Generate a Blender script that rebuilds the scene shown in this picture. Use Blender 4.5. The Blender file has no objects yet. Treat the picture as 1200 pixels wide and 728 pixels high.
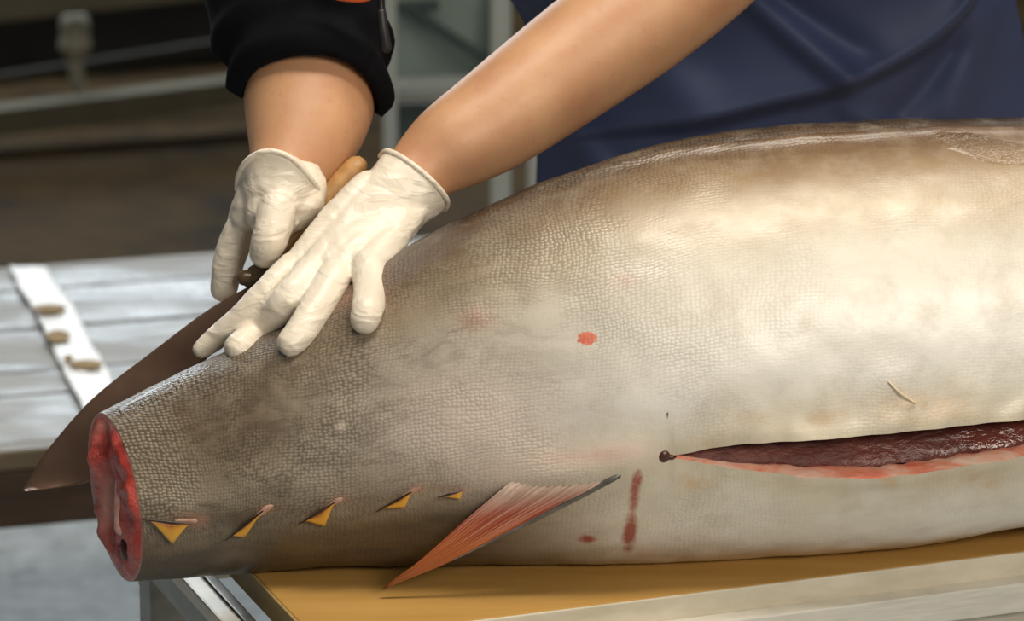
import bpy, bmesh, math, random
from mathutils import Vector, Matrix, noise as mnoise
random.seed(7)
SC = bpy.context.scene
COL = SC.collection
R = math.radians
# ------------------------------------------------------------------ camera
W, H, FPX = 1200.0, 728.0, 4500.0
PITCH = R(15.0)
D0 = 2.7                                   # distance of the fish from the lens
TGT = Vector((0, 0, 1.02))
CF = Vector((0, math.cos(PITCH), -math.sin(PITCH)))
CU = Vector((0, math.sin(PITCH), math.cos(PITCH)))
CR = Vector((1, 0, 0))
CAM = TGT - CF * D0
cd = bpy.data.cameras.new('camera'); cam = bpy.data.objects.new('camera', cd); COL.objects.link(cam)
cam.location = CAM; cam.rotation_euler = (math.pi / 2 - PITCH, 0, 0)
cd.sensor_width = 36.0; cd.lens = FPX / W * 36.0
cd.clip_end = 60
cd.dof.use_dof = True; cd.dof.focus_distance = 2.62; cd.dof.aperture_fstop = 10.0
SC.camera = cam
# ------------------------------------------------------------------ world, lights, exposure
wd = bpy.data.worlds.new('world'); SC.world = wd; wd.use_nodes = True
wd.node_tree.nodes['Background'].inputs[0].default_value = (0.95, 0.96, 1.0, 1)
wd.node_tree.nodes['Background'].inputs[1].default_value = 0.065
def area(name, loc, target, sx, sy, power, col):
    l = bpy.data.lights.new(name, 'AREA'); l.shape = 'RECTANGLE'; l.size = sx; l.size_y = sy
    l.energy = power; l.color = col
    o = bpy.data.objects.new(name, l); COL.objects.link(o); o.location = loc
    o.rotation_euler = (Vector(target) - Vector(loc)).to_track_quat('-Z', 'Y').to_euler()
    return o
area('hall_light_front', (1.7, -3.3, 2.65), (0.40, 0, 1.0), 2.0, 1.0, 92, (1.0, 0.91, 0.79))
area('hall_light_overhead', (0.3, -0.35, 3.4), (0.2, 0.0, 1.0), 1.8, 0.6, 60, (1.0, 0.92, 0.80))
area('hall_light_rear', (0.1, 2.2, 3.1), (0.15, 0.1, 1.1), 4.6, 0.5, 44, (0.93, 0.96, 1.0))
area('daylight_opening', (-1.4, 6.6, 2.75), (-0.5, 1.0, 0.6), 5.0, 2.2, 175, (0.86, 0.94, 1.0))
SC.view_settings.view_transform = 'Standard'
SC.view_settings.look = 'None'
SC.view_settings.gamma = 1.0
SC.view_settings.use_curve_mapping = False
SC.view_settings.exposure = 0.0

# ------------------------------------------------------------------ helpers
def P(px, py, d):
    return CAM + (CF + CR * ((px - 600) / FPX) + CU * ((364 - py) / FPX)) * d
def G(px, py, z):
    r = CF + CR * ((px - 600) / FPX) + CU * ((364 - py) / FPX)
    return CAM + r * ((z - CAM.z) / r.z)
def proj(v):
    q = v - CAM; d = q.dot(CF)
    return 600 + q.dot(CR) / d * FPX, 364 - q.dot(CU) / d * FPX, d
def lerp(a, b, t): return a + (b - a) * t
def clamp(x, a=0.0, b=1.0): return max(a, min(b, x))
def sstep(a, b, x):
    t = clamp((x - a) / (b - a)); return t * t * (3 - 2 * t)
def interp(tab, x):
    """smooth (monotone cubic-ish) table lookup"""
    if x <= tab[0][0]: return tab[0][1]
    if x >= tab[-1][0]: return tab[-1][1]
    for i in range(len(tab) - 1):
        if tab[i][0] <= x <= tab[i + 1][0]:
            x0, y0 = tab[i]; x1, y1 = tab[i + 1]
            h = x1 - x0
            m0 = (y1 - tab[i - 1][1]) / (x1 - tab[i - 1][0]) if i > 0 else (y1 - y0) / h
            m1 = (tab[i + 2][1] - y0) / (tab[i + 2][0] - x0) if i + 2 < len(tab) else (y1 - y0) / h
            t = (x - x0) / h
            return ((2*t**3-3*t*t+1)*y0 + (t**3-2*t*t+t)*h*m0 + (-2*t**3+3*t*t)*y1 + (t**3-t*t)*h*m1)
def fnoise(v, s): return mnoise.noise(Vector(v) * s)

def srgb(r, g, b):
    f = lambda c: (c / 255 / 12.92) if c / 255 <= 0.04045 else ((c / 255 + 0.055) / 1.055) ** 2.4
    return (f(r), f(g), f(b), 1)

class NT:
    def __init__(self, name):
        self.m = bpy.data.materials.new(name); self.m.use_nodes = True
        self.t = self.m.node_tree; self.b = self.t.nodes['Principled BSDF']
    def n(self, typ, **kw):
        o = self.t.nodes.new(typ)
        for k, v in kw.items(): setattr(o, k, v)
        return o
    def l(self, a, b): self.t.links.new(a, b)
    def set(self, **kw):
        for k, v in kw.items():
            self.b.inputs[k.replace('_', ' ')].default_value = v
    def noise(self, scale, detail=4, rough=0.55, vec=None, dist=0.0):
        o = self.n('ShaderNodeTexNoise'); o.inputs['Scale'].default_value = scale
        o.inputs['Detail'].default_value = detail; o.inputs['Roughness'].default_value = rough
        o.inputs['Distortion'].default_value = dist
        if vec is not None: self.l(vec, o.inputs['Vector'])
        return o.outputs['Fac']
    def ramp(self, fac, stops):
        o = self.n('ShaderNodeValToRGB'); e = o.color_ramp.elements
        while len(e) < len(stops): e.new(0.5)
        for i, (p, c) in enumerate(stops):
            e[i].position = p; e[i].color = c if isinstance(c, tuple) else (c, c, c, 1)
        self.l(fac, o.inputs[0]); return o.outputs[0]
    def mix(self, fac, a, b, mode='MIX'):
        o = self.n('ShaderNodeMix', data_type='RGBA', blend_type=mode)
        for s, v in ((0, fac), (6, a), (7, b)):
            if hasattr(v, 'links'): self.l(v, o.inputs[s])
            else: o.inputs[s].default_value = v
        return o.outputs[2]
    def math(self, op, a, b=0.0, clampit=False):
        o = self.n('ShaderNodeMath', operation=op); o.use_clamp = clampit
        for s, v in ((0, a), (1, b)):
            if hasattr(v, 'links'): self.l(v, o.inputs[s])
            else: o.inputs[s].default_value = v
        return o.outputs[0]
    def coord(self, kind='Object', scale=(1, 1, 1), rot=(0, 0, 0)):
        c = self.n('ShaderNodeTexCoord'); mp = self.n('ShaderNodeMapping')
        mp.inputs['Scale'].default_value = scale; mp.inputs['Rotation'].default_value = rot
        self.l(c.outputs[kind], mp.inputs['Vector']); return mp.outputs[0]
    def attr(self, name):
        o = self.n('ShaderNodeAttribute'); o.attribute_name = name; return o
    def bump(self, h, strength=0.3, dist=0.002):
        o = self.n('ShaderNodeBump'); o.inputs['Strength'].default_value = strength
        o.inputs['Distance'].default_value = dist; self.l(h, o.inputs['Height'])
        self.l(o.outputs[0], self.b.inputs['Normal']); return o
    def color(self, c): self.l(c, self.b.inputs['Base Color'])
    def rough(self, r): self.l(r, self.b.inputs['Roughness'])

def simple(name, c1, c2, scale, rough=0.5, metal=0.0, stretch=(1, 1, 1), bump=0.0, bdist=0.002, r2=None, detail=5):
    k = NT(name); v = k.coord('Object', stretch)
    f = k.noise(scale, detail, 0.6, v)
    k.color(k.ramp(f, [(0.3, c1), (0.7, c2)]))
    k.set(Roughness=rough, Metallic=metal)
    if r2 is not None: k.rough(k.ramp(f, [(0.35, rough), (0.65, r2)]))
    if bump: k.bump(k.noise(scale * 3, 4, 0.6, v), bump, bdist)
    return k.m

def link(o, parent=None):
    COL.objects.link(o)
    if parent: o.parent = parent
    return o
def mesh_from(name, verts, faces, mat, parent=None, smooth=True, org=None):
    me = bpy.data.meshes.new(name)
    org = Vector(org) if org is not None else Vector((0, 0, 0))
    me.from_pydata([tuple(Vector(v) - org) for v in verts], [], faces)
    bm = bmesh.new(); bm.from_mesh(me); bmesh.ops.recalc_face_normals(bm, faces=bm.faces); bm.to_mesh(me); bm.free()
    for p in me.polygons: p.use_smooth = smooth
    if mat: me.materials.append(mat)
    o = bpy.data.objects.new(name, me); link(o, parent); o.location = org
    return o
def obj(name, bm, mat, parent=None, smooth=False):
    bmesh.ops.recalc_face_normals(bm, faces=bm.faces)
    me = bpy.data.meshes.new(name); bm.to_mesh(me); bm.free()
    for p in me.polygons: p.use_smooth = smooth
    if mat: me.materials.append(mat)
    return link(bpy.data.objects.new(name, me), parent)
def empty(name, loc=(0, 0, 0)):
    o = bpy.data.objects.new(name, None); o.location = loc; o.empty_display_size = 0.05
    return link(o)
def tag(o, label=None, cat=None, group=None, kind=None):
    for k, v in (('label', label), ('category', cat), ('group', group), ('kind', kind)):
        if v: o[k] = v
    return o
def settle(root):
    """move the Empty's offset out of its children so parts keep their world place"""
    bpy.context.view_layer.update()
    for c in root.children: c.matrix_parent_inverse = root.matrix_world.inverted()
def bar(bm, a, b, w, h, up=(0, 0, 1), bev=0.0):
    """box from a to b, w across, h along up"""
    a = Vector(a); b = Vector(b); x = (b - a); L = x.length; x.normalize()
    y = Vector(up).cross(x)
    if y.length < 1e-5: y = Vector((0, 1, 0)).cross(x)
    y.normalize(); z = x.cross(y)
    M = Matrix((x * L, y * w, z * h)).transposed().to_4x4(); M.translation = (a + b) / 2
    r = bmesh.ops.create_cube(bm, size=1.0, matrix=M)
    if bev:
        es = list({e for v in r['verts'] for e in v.link_edges})
        bmesh.ops.bevel(bm, geom=es, offset=bev, segments=2, affect='EDGES', profile=0.6)
def ring_frame(pts):
    fr = []; n = len(pts); prev = None
    for i in range(n):
        t = (pts[min(i + 1, n - 1)] - pts[max(i - 1, 0)]).normalized()
        if prev is None:
            u = t.cross(Vector((0, 0, 1)))
            if u.length < 0.1: u = t.cross(Vector((0, 1, 0)))
            u.normalize()
        else:
            u = (prev - t * prev.dot(t)).normalized()
        prev = u; fr.append((t, u, t.cross(u)))
    return fr
def smooth_path(pts, rad, sub=6):
    """Catmull-Rom through points with radii"""
    P_, R_ = [], []
    n = len(pts)
    for i in range(n - 1):
        p0, p1, p2, p3 = pts[max(i-1, 0)], pts[i], pts[i+1], pts[min(i+2, n-1)]
        r0, r1, r2, r3 = rad[max(i-1, 0)], rad[i], rad[i+1], rad[min(i+2, n-1)]
        for k in range(sub):
            t = k / sub
            f = lambda a, b, c, d: 0.5 * ((2*b) + (c-a)*t + (2*a-5*b+4*c-d)*t*t + (3*b-a-3*c+d)*t**3)
            P_.append(f(p0, p1, p2, p3)); R_.append(f(r0, r1, r2, r3))
    P_.append(pts[-1]); R_.append(rad[-1])
    return P_, R_
def tube(bm, pts, rad, seg=16, flat=1.0, sub=6, cap=True, flatdir=None):
    pts = [Vector(p) for p in pts]
    if sub > 1: pts, rad = smooth_path(pts, rad, sub)
    fr = ring_frame(pts); rings = []
    for p, r, (t, u, v) in zip(pts, rad, fr):
        if flatdir is not None:
            fd = Vector(flatdir); v = (fd - t * fd.dot(t)).normalized(); u = v.cross(t)
        rings.append([bm.verts.new(p + u * (r * math.cos(2*math.pi*k/seg)) + v * (r * flat * math.sin(2*math.pi*k/seg))) for k in range(seg)])
    for a, b in zip(rings, rings[1:]):
        for k in range(seg):
            bm.faces.new((a[k], a[(k+1) % seg], b[(k+1) % seg], b[k]))
    if cap:
        for i, (ring, s) in enumerate(((rings[0], -1), (rings[-1], 1))):
            p = pts[0] if i == 0 else pts[-1]; r = rad[0] if i == 0 else rad[-1]; t = fr[0][0] if i == 0 else fr[-1][0]
            prev = ring
            for a in (30, 60):
                c = math.cos(R(a)); sn = math.sin(R(a)) * r * min(1.0, flat + 0.15)
                nr = [bm.verts.new(p + (q.co - p) * c + t * (s * sn)) for q in ring]
                for k in range(seg):
                    bm.faces.new((prev[k], prev[(k+1) % seg], nr[(k+1) % seg], nr[k]))
                prev = nr
            tip = bm.verts.new(p + t * (s * r * min(1.0, flat + 0.15)))
            for k in range(seg): bm.faces.new((prev[k], prev[(k+1) % seg], tip))
    return rings
def ball(bm, c, r, scale=(1, 1, 1), rot=None):
    M = Matrix.Diagonal((scale[0] * r, scale[1] * r, scale[2] * r, 1))
    if rot is not None: M = rot.to_4x4() @ M
    M.translation = c
    bmesh.ops.create_icosphere(bm, subdivisions=3, radius=1.0, matrix=M)
def remeshed(name, bm, voxel, smooth_it, mat, parent=None, sfac=0.5):
    bmesh.ops.recalc_face_normals(bm, faces=bm.faces)
    me = bpy.data.meshes.new('tmp'); bm.to_mesh(me); bm.free()
    o = bpy.data.objects.new('tmp', me); COL.objects.link(o)
    m = o.modifiers.new('r', 'REMESH'); m.mode = 'VOXEL'; m.voxel_size = voxel; m.adaptivity = 0
    if smooth_it:
        s = o.modifiers.new('s', 'SMOOTH'); s.iterations = smooth_it; s.factor = sfac
    dg = bpy.context.evaluated_depsgraph_get()
    me2 = bpy.data.meshes.new_from_object(o.evaluated_get(dg)); me2.name = name
    bpy.data.objects.remove(o); bpy.data.meshes.remove(me)
    for p in me2.polygons: p.use_smooth = True
    me2.materials.clear()
    if mat: me2.materials.append(mat)
    return link(bpy.data.objects.new(name, me2), parent)

# ------------------------------------------------------------------ materials
M = {}
M['board'] = simple('cutting_board_top', srgb(168, 128, 66), srgb(186, 146, 82), 6, 0.6, 0, (1, 6, 1), 0.12, 0.001)
M['board'].node_tree.nodes['Principled BSDF'].inputs['Specular IOR Level'].default_value = 0.15
M['board_edge'] = simple('cutting_board_edge', srgb(186, 176, 152), srgb(214, 206, 186), 14, 0.42, 0, (1, 1, 3), 0.15, 0.001)
M['board_side'] = simple('cutting_board_side', srgb(150, 128, 80), srgb(180, 152, 98), 14, 0.5, 0, (1, 1, 3), 0.15, 0.001)
M['steel'] = simple('brushed_steel', srgb(176, 170, 156), srgb(202, 196, 180), 30, 0.36, 0.35, (1, 1, 14), 0.05, 0.0005, 0.42)
M['bright_steel'] = simple('polished_rail', srgb(206, 202, 190), srgb(226, 222, 210), 30, 0.3, 0.2, (1, 1, 14), 0.05, 0.0005)
M['dark_steel'] = simple('dull_steel', srgb(112, 112, 108), srgb(140, 138, 130), 20, 0.35, 0.8, (1, 1, 4), 0.05, 0.001)
M['blade'] = simple('knife_blade_steel', srgb(112, 86, 70), srgb(142, 114, 96), 9, 0.26, 0.7, (1, 1, 1), 0.04, 0.0006, 0.34)
M['wood'] = simple('handle_wood', srgb(150, 108, 60), srgb(190, 146, 90), 16, 0.5, 0, (6, 1, 6), 0.15, 0.001)
M['horn'] = simple('dark_horn', srgb(52, 42, 28), srgb(104, 84, 56), 60, 0.3, 0, (1, 1, 1), 0.1, 0.001)
M['black_cloth'] = simple('black_cloth', srgb(8, 9, 12), srgb(14, 15, 19), 40, 0.9, 0, (1, 1, 1), 0.4, 0.002)
M['black_cloth'].node_tree.nodes['Principled BSDF'].inputs['Specular IOR Level'].default_value = 0.12
M['black_plastic'] = simple('black_plastic', srgb(20, 20, 22), srgb(32, 32, 34), 40, 0.5)
M['orange'] = simple('orange_plastic', srgb(206, 88, 40), srgb(222, 104, 52), 20, 0.5)
M['hair'] = simple('dark_hair', srgb(22, 18, 16), srgb(48, 40, 36), 120, 0.55, 0, (1, 1, .2), 0.6, 0.003)
M['trouser'] = simple('dark_trousers', srgb(26, 28, 38), srgb(40, 42, 54), 30, 0.9)
M['boot'] = simple('rubber_boot', srgb(30, 32, 36), srgb(44, 46, 50), 20, 0.4)
M['wall'] = simple('hall_wall', srgb(66, 66, 60), srgb(88, 86, 78), 2.5, 0.85)
M['bench_metal'] = simple('bench_metal', srgb(92, 88, 72), srgb(112, 106, 86), 6, 0.55, 0.25)
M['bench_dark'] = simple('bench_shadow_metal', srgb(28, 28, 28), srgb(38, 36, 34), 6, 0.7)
M['bench_dark2'] = simple('dull_brace', srgb(38, 36, 30), srgb(48, 45, 38), 6, 0.9)
M['pipe'] = simple('grey_pipe', srgb(140, 138, 122), srgb(160, 156, 138), 10, 0.5)
M['green_panel'] = simple('green_grey_panel', srgb(128, 142, 134), srgb(148, 160, 150), 5, 0.6, 0.1)
M['green_dark'] = simple('dark_green_bar', srgb(58, 66, 64), srgb(70, 78, 74), 5, 0.6, 0.1)
M['post'] = simple('pale_post', srgb(150, 154, 148), srgb(166, 168, 160), 8, 0.5, 0.2)

k = NT('nitrile_glove'); v = k.coord('Object')
f = k.noise(14, 5, 0.6, v)
k.color(k.ramp(f, [(0.3, srgb(226, 214, 194)), (0.7, srgb(240, 230, 212))]))
k.set(Roughness=0.38); k.b.inputs['Subsurface Weight'].default_value = 0.08
k.b.inputs['Subsurface Radius'].default_value = (0.01, 0.008, 0.006); k.b.inputs['Subsurface Scale'].default_value = 0.4
v2 = k.coord('Object', (1.0, 0.7, 2.2), (0, R(-38), 0))
wr = k.ramp(k.noise(34, 3, 0.5, v2, 0.8), [(0.42, 0.0), (0.56, 0.6), (0.62, 1.0)])
k.bump(wr, 0.33, 0.0022); M['glove'] = k.m

k = NT('forearm_skin'); v = k.coord('Object')
c = k.ramp(k.noise(16, 5, 0.6, v), [(0.3, srgb(184, 134, 98)), (0.7, srgb(204, 158, 118))])
c = k.mix(k.ramp(k.noise(120, 3, 0.6, v), [(0.6, 0.0), (0.78, 0.35)]), c, srgb(170, 108, 76))
k.color(c); k.set(Roughness=0.48); k.b.inputs['Subsurface Weight'].default_value = 0.12
k.b.inputs['Subsurface Radius'].default_value = (0.02, 0.008, 0.005); k.b.inputs['Subsurface Scale'].default_value = 0.3
k.bump(k.noise(240, 4, 0.6, v), 0.12, 0.001); M['skin'] = k.m

k = NT('navy_apron'); v = k.coord('Object')
k.color(k.ramp(k.noise(7, 4, 0.6, v), [(0.3, srgb(48, 58, 90)), (0.7, srgb(60, 71, 104))]))
k.set(Roughness=0.62); k.b.inputs['Specular IOR Level'].default_value = 0.35; k.bump(k.noise(9, 3, 0.5, k.coord('Object', (1, 1, .6)), .6), 0.12, 0.006); M['apron'] = k.m

# ------------------------------------------------------------------ the setting
k = NT('concrete_floor'); v = k.coord('Object')
f = k.noise(5, 8, 0.7, v); f2 = k.noise(26, 5, 0.7, v)
grey = k.mix(k.ramp(f2, [(0.35, 0.0), (0.7, 1.0)]), k.ramp(f, [(0.3, srgb(128, 132, 130)), (0.7, srgb(166, 170, 168))]), srgb(190, 194, 192))
brown = k.mix(k.ramp(k.noise(3, 6, 0.7, v), [(0.42, 0.0), (0.62, 1.0)]), srgb(76, 58, 30), srgb(42, 32, 18))
sx = k.n('ShaderNodeSeparateXYZ'); k.l(v, sx.inputs[0])
edge = k.math('ADD', sx.outputs[1], k.math('MULTIPLY', f, 0.5))
k.color(k.mix(k.ramp(k.math('MULTIPLY', edge, 0.1), [(0.345, 0.0), (0.365, 1.0)]), grey, brown))
k.set(Roughness=0.85); k.b.inputs['Specular IOR Level'].default_value = 0.15; k.bump(f2, 0.3, 0.004)
fm = k.m
o = mesh_from('floor', [(-5, -4, 0), (5, -4, 0), (5, 8, 0), (-5, 8, 0)], [(0, 1, 2, 3)], fm, None, False)
tag(o, 'wet grey concrete floor turning brown under the benches', None, None, 'structure')
bm = bmesh.new(); bar(bm, (-5, 8.05, 1.75), (5, 8.05, 1.75), 0.1, 3.5)
tag(obj('wall_back', bm, M['wall']), 'dim grey wall at the back of the hall', None, None, 'structure')

# ------------------------------------------------------------------ the tuna
PHI = R(7.0)
TOP = [(118, 492), (126, 488), (160, 470), (240, 427), (330, 378), (450, 305), (520, 266), (600, 229), (640, 211), (720, 183),
       (800, 163), (900, 149), (1000, 142), (1100, 139), (1200, 138), (1400, 150), (1600, 196), (1800, 280), (1950, 370), (2010, 424)]
BOT = [(118, 683), (155, 681), (250, 675), (330, 668), (430, 663), (600, 662), (750, 661), (900, 655), (1000, 648), (1100, 636),
       (1200, 619), (1400, 600), (1600, 570), (1800, 520), (1950, 466), (2010, 432)]
VEN = [(118, 612), (200, 612), (290, 606), (375, 594), (465, 578), (560, 566), (660, 556), (742, 544), (778, 536)]
LUP = [(778, 535.5), (796, 532), (840, 522), (900, 516), (1000, 508), (1100, 497), (1200, 487), (1300, 478), (1500, 470), (1700, 452), (1850, 430)]
LLO = [(778, 535.8), (796, 540), (870, 550), (950, 556), (1050, 552), (1100, 545), (1200, 528), (1300, 512), (1500, 482), (1700, 455), (1850, 430.5)]
AX = Vector((math.cos(PHI), math.sin(PHI), 0))
def axis_depth(px):
    # ray of this column against the vertical plane through the fish axis
    t = (px - 600) / FPX
    return D0 / (1 - t * math.tan(PHI) / math.cos(PITCH))
def station(px):
    d = axis_depth(px); top = interp(TOP, px); bot = interp(BOT, px)
    c = P(px, (top + bot) / 2, d); a = (bot - top) / 2 * d / FPX
    b = a * interp([(118, 0.60), (400, 0.78), (800, 0.86), (1400, 0.84), (2010, 0.8)], px)
    return c, a, b
def fpoint(px, th, st=None):
    c, a, b = st or station(px)
    s, co = math.sin(th), math.cos(th)
    p = c + CU * (a * s) - CF * (b * co)
    # oblique cut at the tail, fading forward
    k_ = 1 - sstep(120, 330, px)
    p += AX * (k_ * (0.56 * b * co - 0.17 * a * s))
    return p
def theta_at(px, py, st=None):
    st = st or station(px); lo, hi = -math.pi / 2, math.pi / 2
    for _ in range(20):
        m = (lo + hi) / 2
        if proj(fpoint(px, m, st))[1] > py: lo = m
        else: hi = m
    return (lo + hi) / 2
def surf(px, py, off=0.0):
    """point on the near side of the fish that shows at this place, lifted off the skin"""
    q = px
    for _ in range(3):
        th = theta_at(q, py); r = proj(fpoint(q, th)); q += px - r[0]
    th = theta_at(q, py); c, a, b = station(q); p = fpoint(q, th)
    n = (CU * (math.sin(th) / a) - CF * (math.cos(th) / b)).normalized()
    return p + n * off
# the table carries the fish: its top is where the underside comes lowest
ZT = min(fpoint(q, R(t)).z for q in range(440, 900, 20) for t in range(200, 340, 4)) + 0.009

pxs = []; q = 135.0
while q < 1262: pxs.append(q); q += 3.4
while q < 2010: pxs.append(q); q += 22
pxs.append(2010)
NV1, NV2, NV3 = 92, 26, 44
verts, faces, attr_d, attr_u, uvs, attr_n = [], [], [], [], [], []
rows = []; cum = 0; prevc = None
inner_up, inner_lo = [], []
RIDGE = [(560, 250), (640, 217), (720, 194), (800, 176), (960, 160), (1200, 152), (1500, 170), (1900, 330)]
for q in pxs:
    st = station(q); c, a, b = st
    if prevc is not None: cum += (c - prevc).length
    prevc = c
    if q <= 778: tu = tl = theta_at(q, interp(VEN, q), st)
    else:
        tu = theta_at(q, interp(LUP, q), st); tl = theta_at(q, interp(LLO, q), st)
    tl2 = tl + 2 * math.pi; t1 = R(100); t2 = R(252)
    ths = [lerp(tu, t1, i / NV1) for i in range(NV1)] + [lerp(t1, t2, i / NV2) for i in range(NV2)] + [lerp(t2, tl2, i / NV3) for i in range(NV3 + 1)]
    tr = theta_at(q, interp(RIDGE, q), st)
    row = []
    v0 = 0; pp = None
    for j, th in enumerate(ths):
        p = fpoint(q, th, st)
        n = (CU * (math.sin(th) / a) - CF * (math.cos(th) / b)).normalized()
        dn = 0.0016 * fnoise(p, 16) + 0.0008 * fnoise(p, 45)
        # flank slightly flattened, dorsal fin groove with its low fold
        w = sstep(590, 700, q)
        if w > 0:
            s = (th - tr) * a
            dn += w * (0.0032 * math.exp(-(s / 0.0045) ** 2) - 0.0045 * math.exp(-((s - 0.013) / 0.008) ** 2) - 0.002 * math.exp(-((s + 0.016) / 0.010) ** 2))
        # lips of the belly cut curl out a little
        if q > 778:
            e = min(abs(th - tu), abs(th - tl2)) * a; g = sstep(778, 950, q)
            dn += g * 0.004 * math.exp(-(e / 0.012) ** 2)
            dn += 0.0022 * math.exp(-(e / 0.02) ** 2) * fnoise((q * 0.02, j * .1, 3), 1.7)
        # anal fin base swells
        if 540 < q < 780:
            e = min(th - tu, tl2 - th) * a
            dn += 0.006 * math.exp(-(e / 0.022) ** 2) * sstep(540, 640, q) * (1 - sstep(735, 780, q))
        p = p + n * dn
        if p.z < ZT + 0.0012 and q > 265: p.z = ZT + 0.0012
        if pp is not None: v0 += (p - pp).length
        pp = p
        row.append(len(verts)); verts.append(p)
        ddor = (th - tu) / (t1 - tu) if th <= t1 else max(0.0, 1 - (th - t1) / (tl2 - t1) * 1.0)
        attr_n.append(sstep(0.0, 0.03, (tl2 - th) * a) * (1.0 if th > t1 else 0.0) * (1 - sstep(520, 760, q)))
        attr_d.append(ddor); attr_u.append((q - 122) / 1078); uvs.append((cum, v0))
    rows.append((q, row, tu, tl, st))
for (qa, ra, *_), (qb, rb, *_) in zip(rows, rows[1:]):
    for j in range(len(ra) - 1): faces.append((ra[j], rb[j], rb[j + 1], ra[j + 1]))
last = rows[-1][1]; faces.append(tuple(last))
me = bpy.data.meshes.new('skin'); me.from_pydata([tuple(v) for v in verts], [], faces)
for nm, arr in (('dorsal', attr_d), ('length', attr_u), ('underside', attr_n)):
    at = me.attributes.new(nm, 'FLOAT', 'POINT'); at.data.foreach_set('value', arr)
uvl = me.uv_layers.new(name='skin')
for lp in me.loops: uvl.data[lp.index].uv = uvs[lp.vertex_index]
# place of each skin point as the eye finds it along the flank, for wounds and stains
def spot(cx, cy, rx, ry, rot=0):
    out = {}; cs, sn = math.cos(rot), math.sin(rot); m_ = 3.2 * max(rx, ry)
    for i, x, y in NEAR:
        dx, dy = x - cx, y - cy
        if abs(dx) > m_ or abs(dy) > m_: continue
        e = ((dx * cs + dy * sn) / rx) ** 2 + ((-dx * sn + dy * cs) / ry) ** 2
        if e < 10: out[i] = math.exp(-e)
    return out
NEAR = []
for i, v in enumerate(verts):
    x, y, d = proj(v)
    if x < 1260 and d < axis_depth(x) + 0.002: NEAR.append((i, x, y))
def add_attr(nm, lists):
    at = me.attributes.new(nm, 'FLOAT', 'POINT')
    arr = [0.0] * len(verts)
    for l_ in lists:
        for i, w in l_.items(): arr[i] = min(1.0, arr[i] + w)
    at.data.foreach_set('value', arr)
add_attr('wound', [spot(688, 397, 13, 9)])
add_attr('blood', [spot(744, 580, 7, 22, R(4)), spot(738, 625, 9, 24, R(6)), spot(748, 560, 6, 8), spot(688, 632, 12, 6)])
add_attr('blush', [spot(560, 375, 22, 14), spot(735, 330, 16, 8), spot(690, 535, 60, 8, R(-4)), spot(225, 610, 16, 7), spot(225, 610, 16, 7), spot(315, 597, 14, 6), spot(400, 586, 14, 6), spot(488, 573, 13, 5), spot(540, 572, 15, 4),
                   spot(410, 335, 40, 25)])
add_attr('wetspot', [spot(585, 238, 75, 9, R(-26)), spot(195, 455, 70, 8, R(-28)), spot(1150, 172, 55, 13, R(14)), spot(1185, 182, 30, 10)])
add_attr('speck', [spot(781, 483, 2.4, 3.0), spot(781, 489, 2.4, 3.0)])
add_attr('pale', [spot(650, 545, 90, 16, R(-9)), spot(735, 528, 30, 14), spot(400, 500, 6, 5), spot(560, 500, 90, 60)])
add_attr('tan', [spot(1080, 478, 60, 14), spot(950, 490, 70, 8), spot(830, 522, 18, 8), spot(1040, 565, 12, 12), spot(815, 565, 22, 8), spot(1130, 565, 40, 14)])

k = NT('tuna_skin')
du = k.attr('dorsal').outputs['Fac']; le = k.attr('length').outputs['Fac']
uv = k.n('ShaderNodeUVMap'); uv.uv_map = 'skin'
oc = k.coord('Object')
n_big = k.noise(9, 6, 0.65, oc); n_mid = k.noise(34, 5, 0.65, oc); n_fine = k.noise(140, 3, 0.6, oc)
jit = k.math('MULTIPLY', k.math('SUBTRACT', n_big, 0.5), 0.22)
dd = k.math('ADD', du, jit)
# pigment from ventral (0) to dorsal (1), for the tail half and for the belly half
tailc = k.ramp(dd, [(0.0, srgb(96, 84, 64)), (0.09, srgb(146, 134, 114)), (0.26, srgb(116, 102, 82)), (0.55, srgb(94, 79, 61)), (0.78, srgb(66, 53, 41)), (0.90, srgb(30, 26, 25))])
bellc = k.ramp(dd, [(0.0, srgb(216, 204, 180)), (0.14, srgb(240, 236, 226)), (0.38, srgb(232, 225, 210)), (0.50, srgb(190, 172, 142)), (0.62, srgb(146, 121, 90)), (0.73, srgb(100, 75, 52)), (0.80, srgb(64, 47, 33)), (0.90, srgb(34, 27, 22))])
lm = k.ramp(k.math('ADD', le, k.math('MULTIPLY', jit, 0.8)), [(0.16, 0.0), (0.38, 0.36), (0.58, 0.88), (0.7, 1.0)])
col = k.mix(lm, tailc, bellc)
# shade on the far flank below the finlets, painted into the skin colour
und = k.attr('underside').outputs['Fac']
shade_col = k.ramp(k.noise(22, 6, 0.7, k.coord('Object', (0.5, 1, 1.6))), [(0.38, srgb(40, 33, 23)), (0.60, srgb(84, 66, 42))])
col = k.mix(k.math('MULTIPLY', und, 0.9), col, shade_col)
# dark marbling towards the tail
marb = k.ramp(k.noise(30, 6, 0.72, k.coord('Object', (0.55, 1, 1.5), (0, R(-28), 0)), 1.0), [(0.47, 0.0), (0.58, 1.0)])
taily = k.ramp(le, [(0.0, 0.75), (0.36, 0.36), (0.55, 0.04)])
col = k.mix(k.math('MULTIPLY', marb, taily), col, srgb(74, 61, 47))
light = k.math('MULTIPLY', k.math('SUBTRACT', 1.0, und), k.ramp(n_mid, [(0.50, 0.0), (0.68, 0.26)]))
col = k.mix(light, col, srgb(176, 163, 140))
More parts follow.
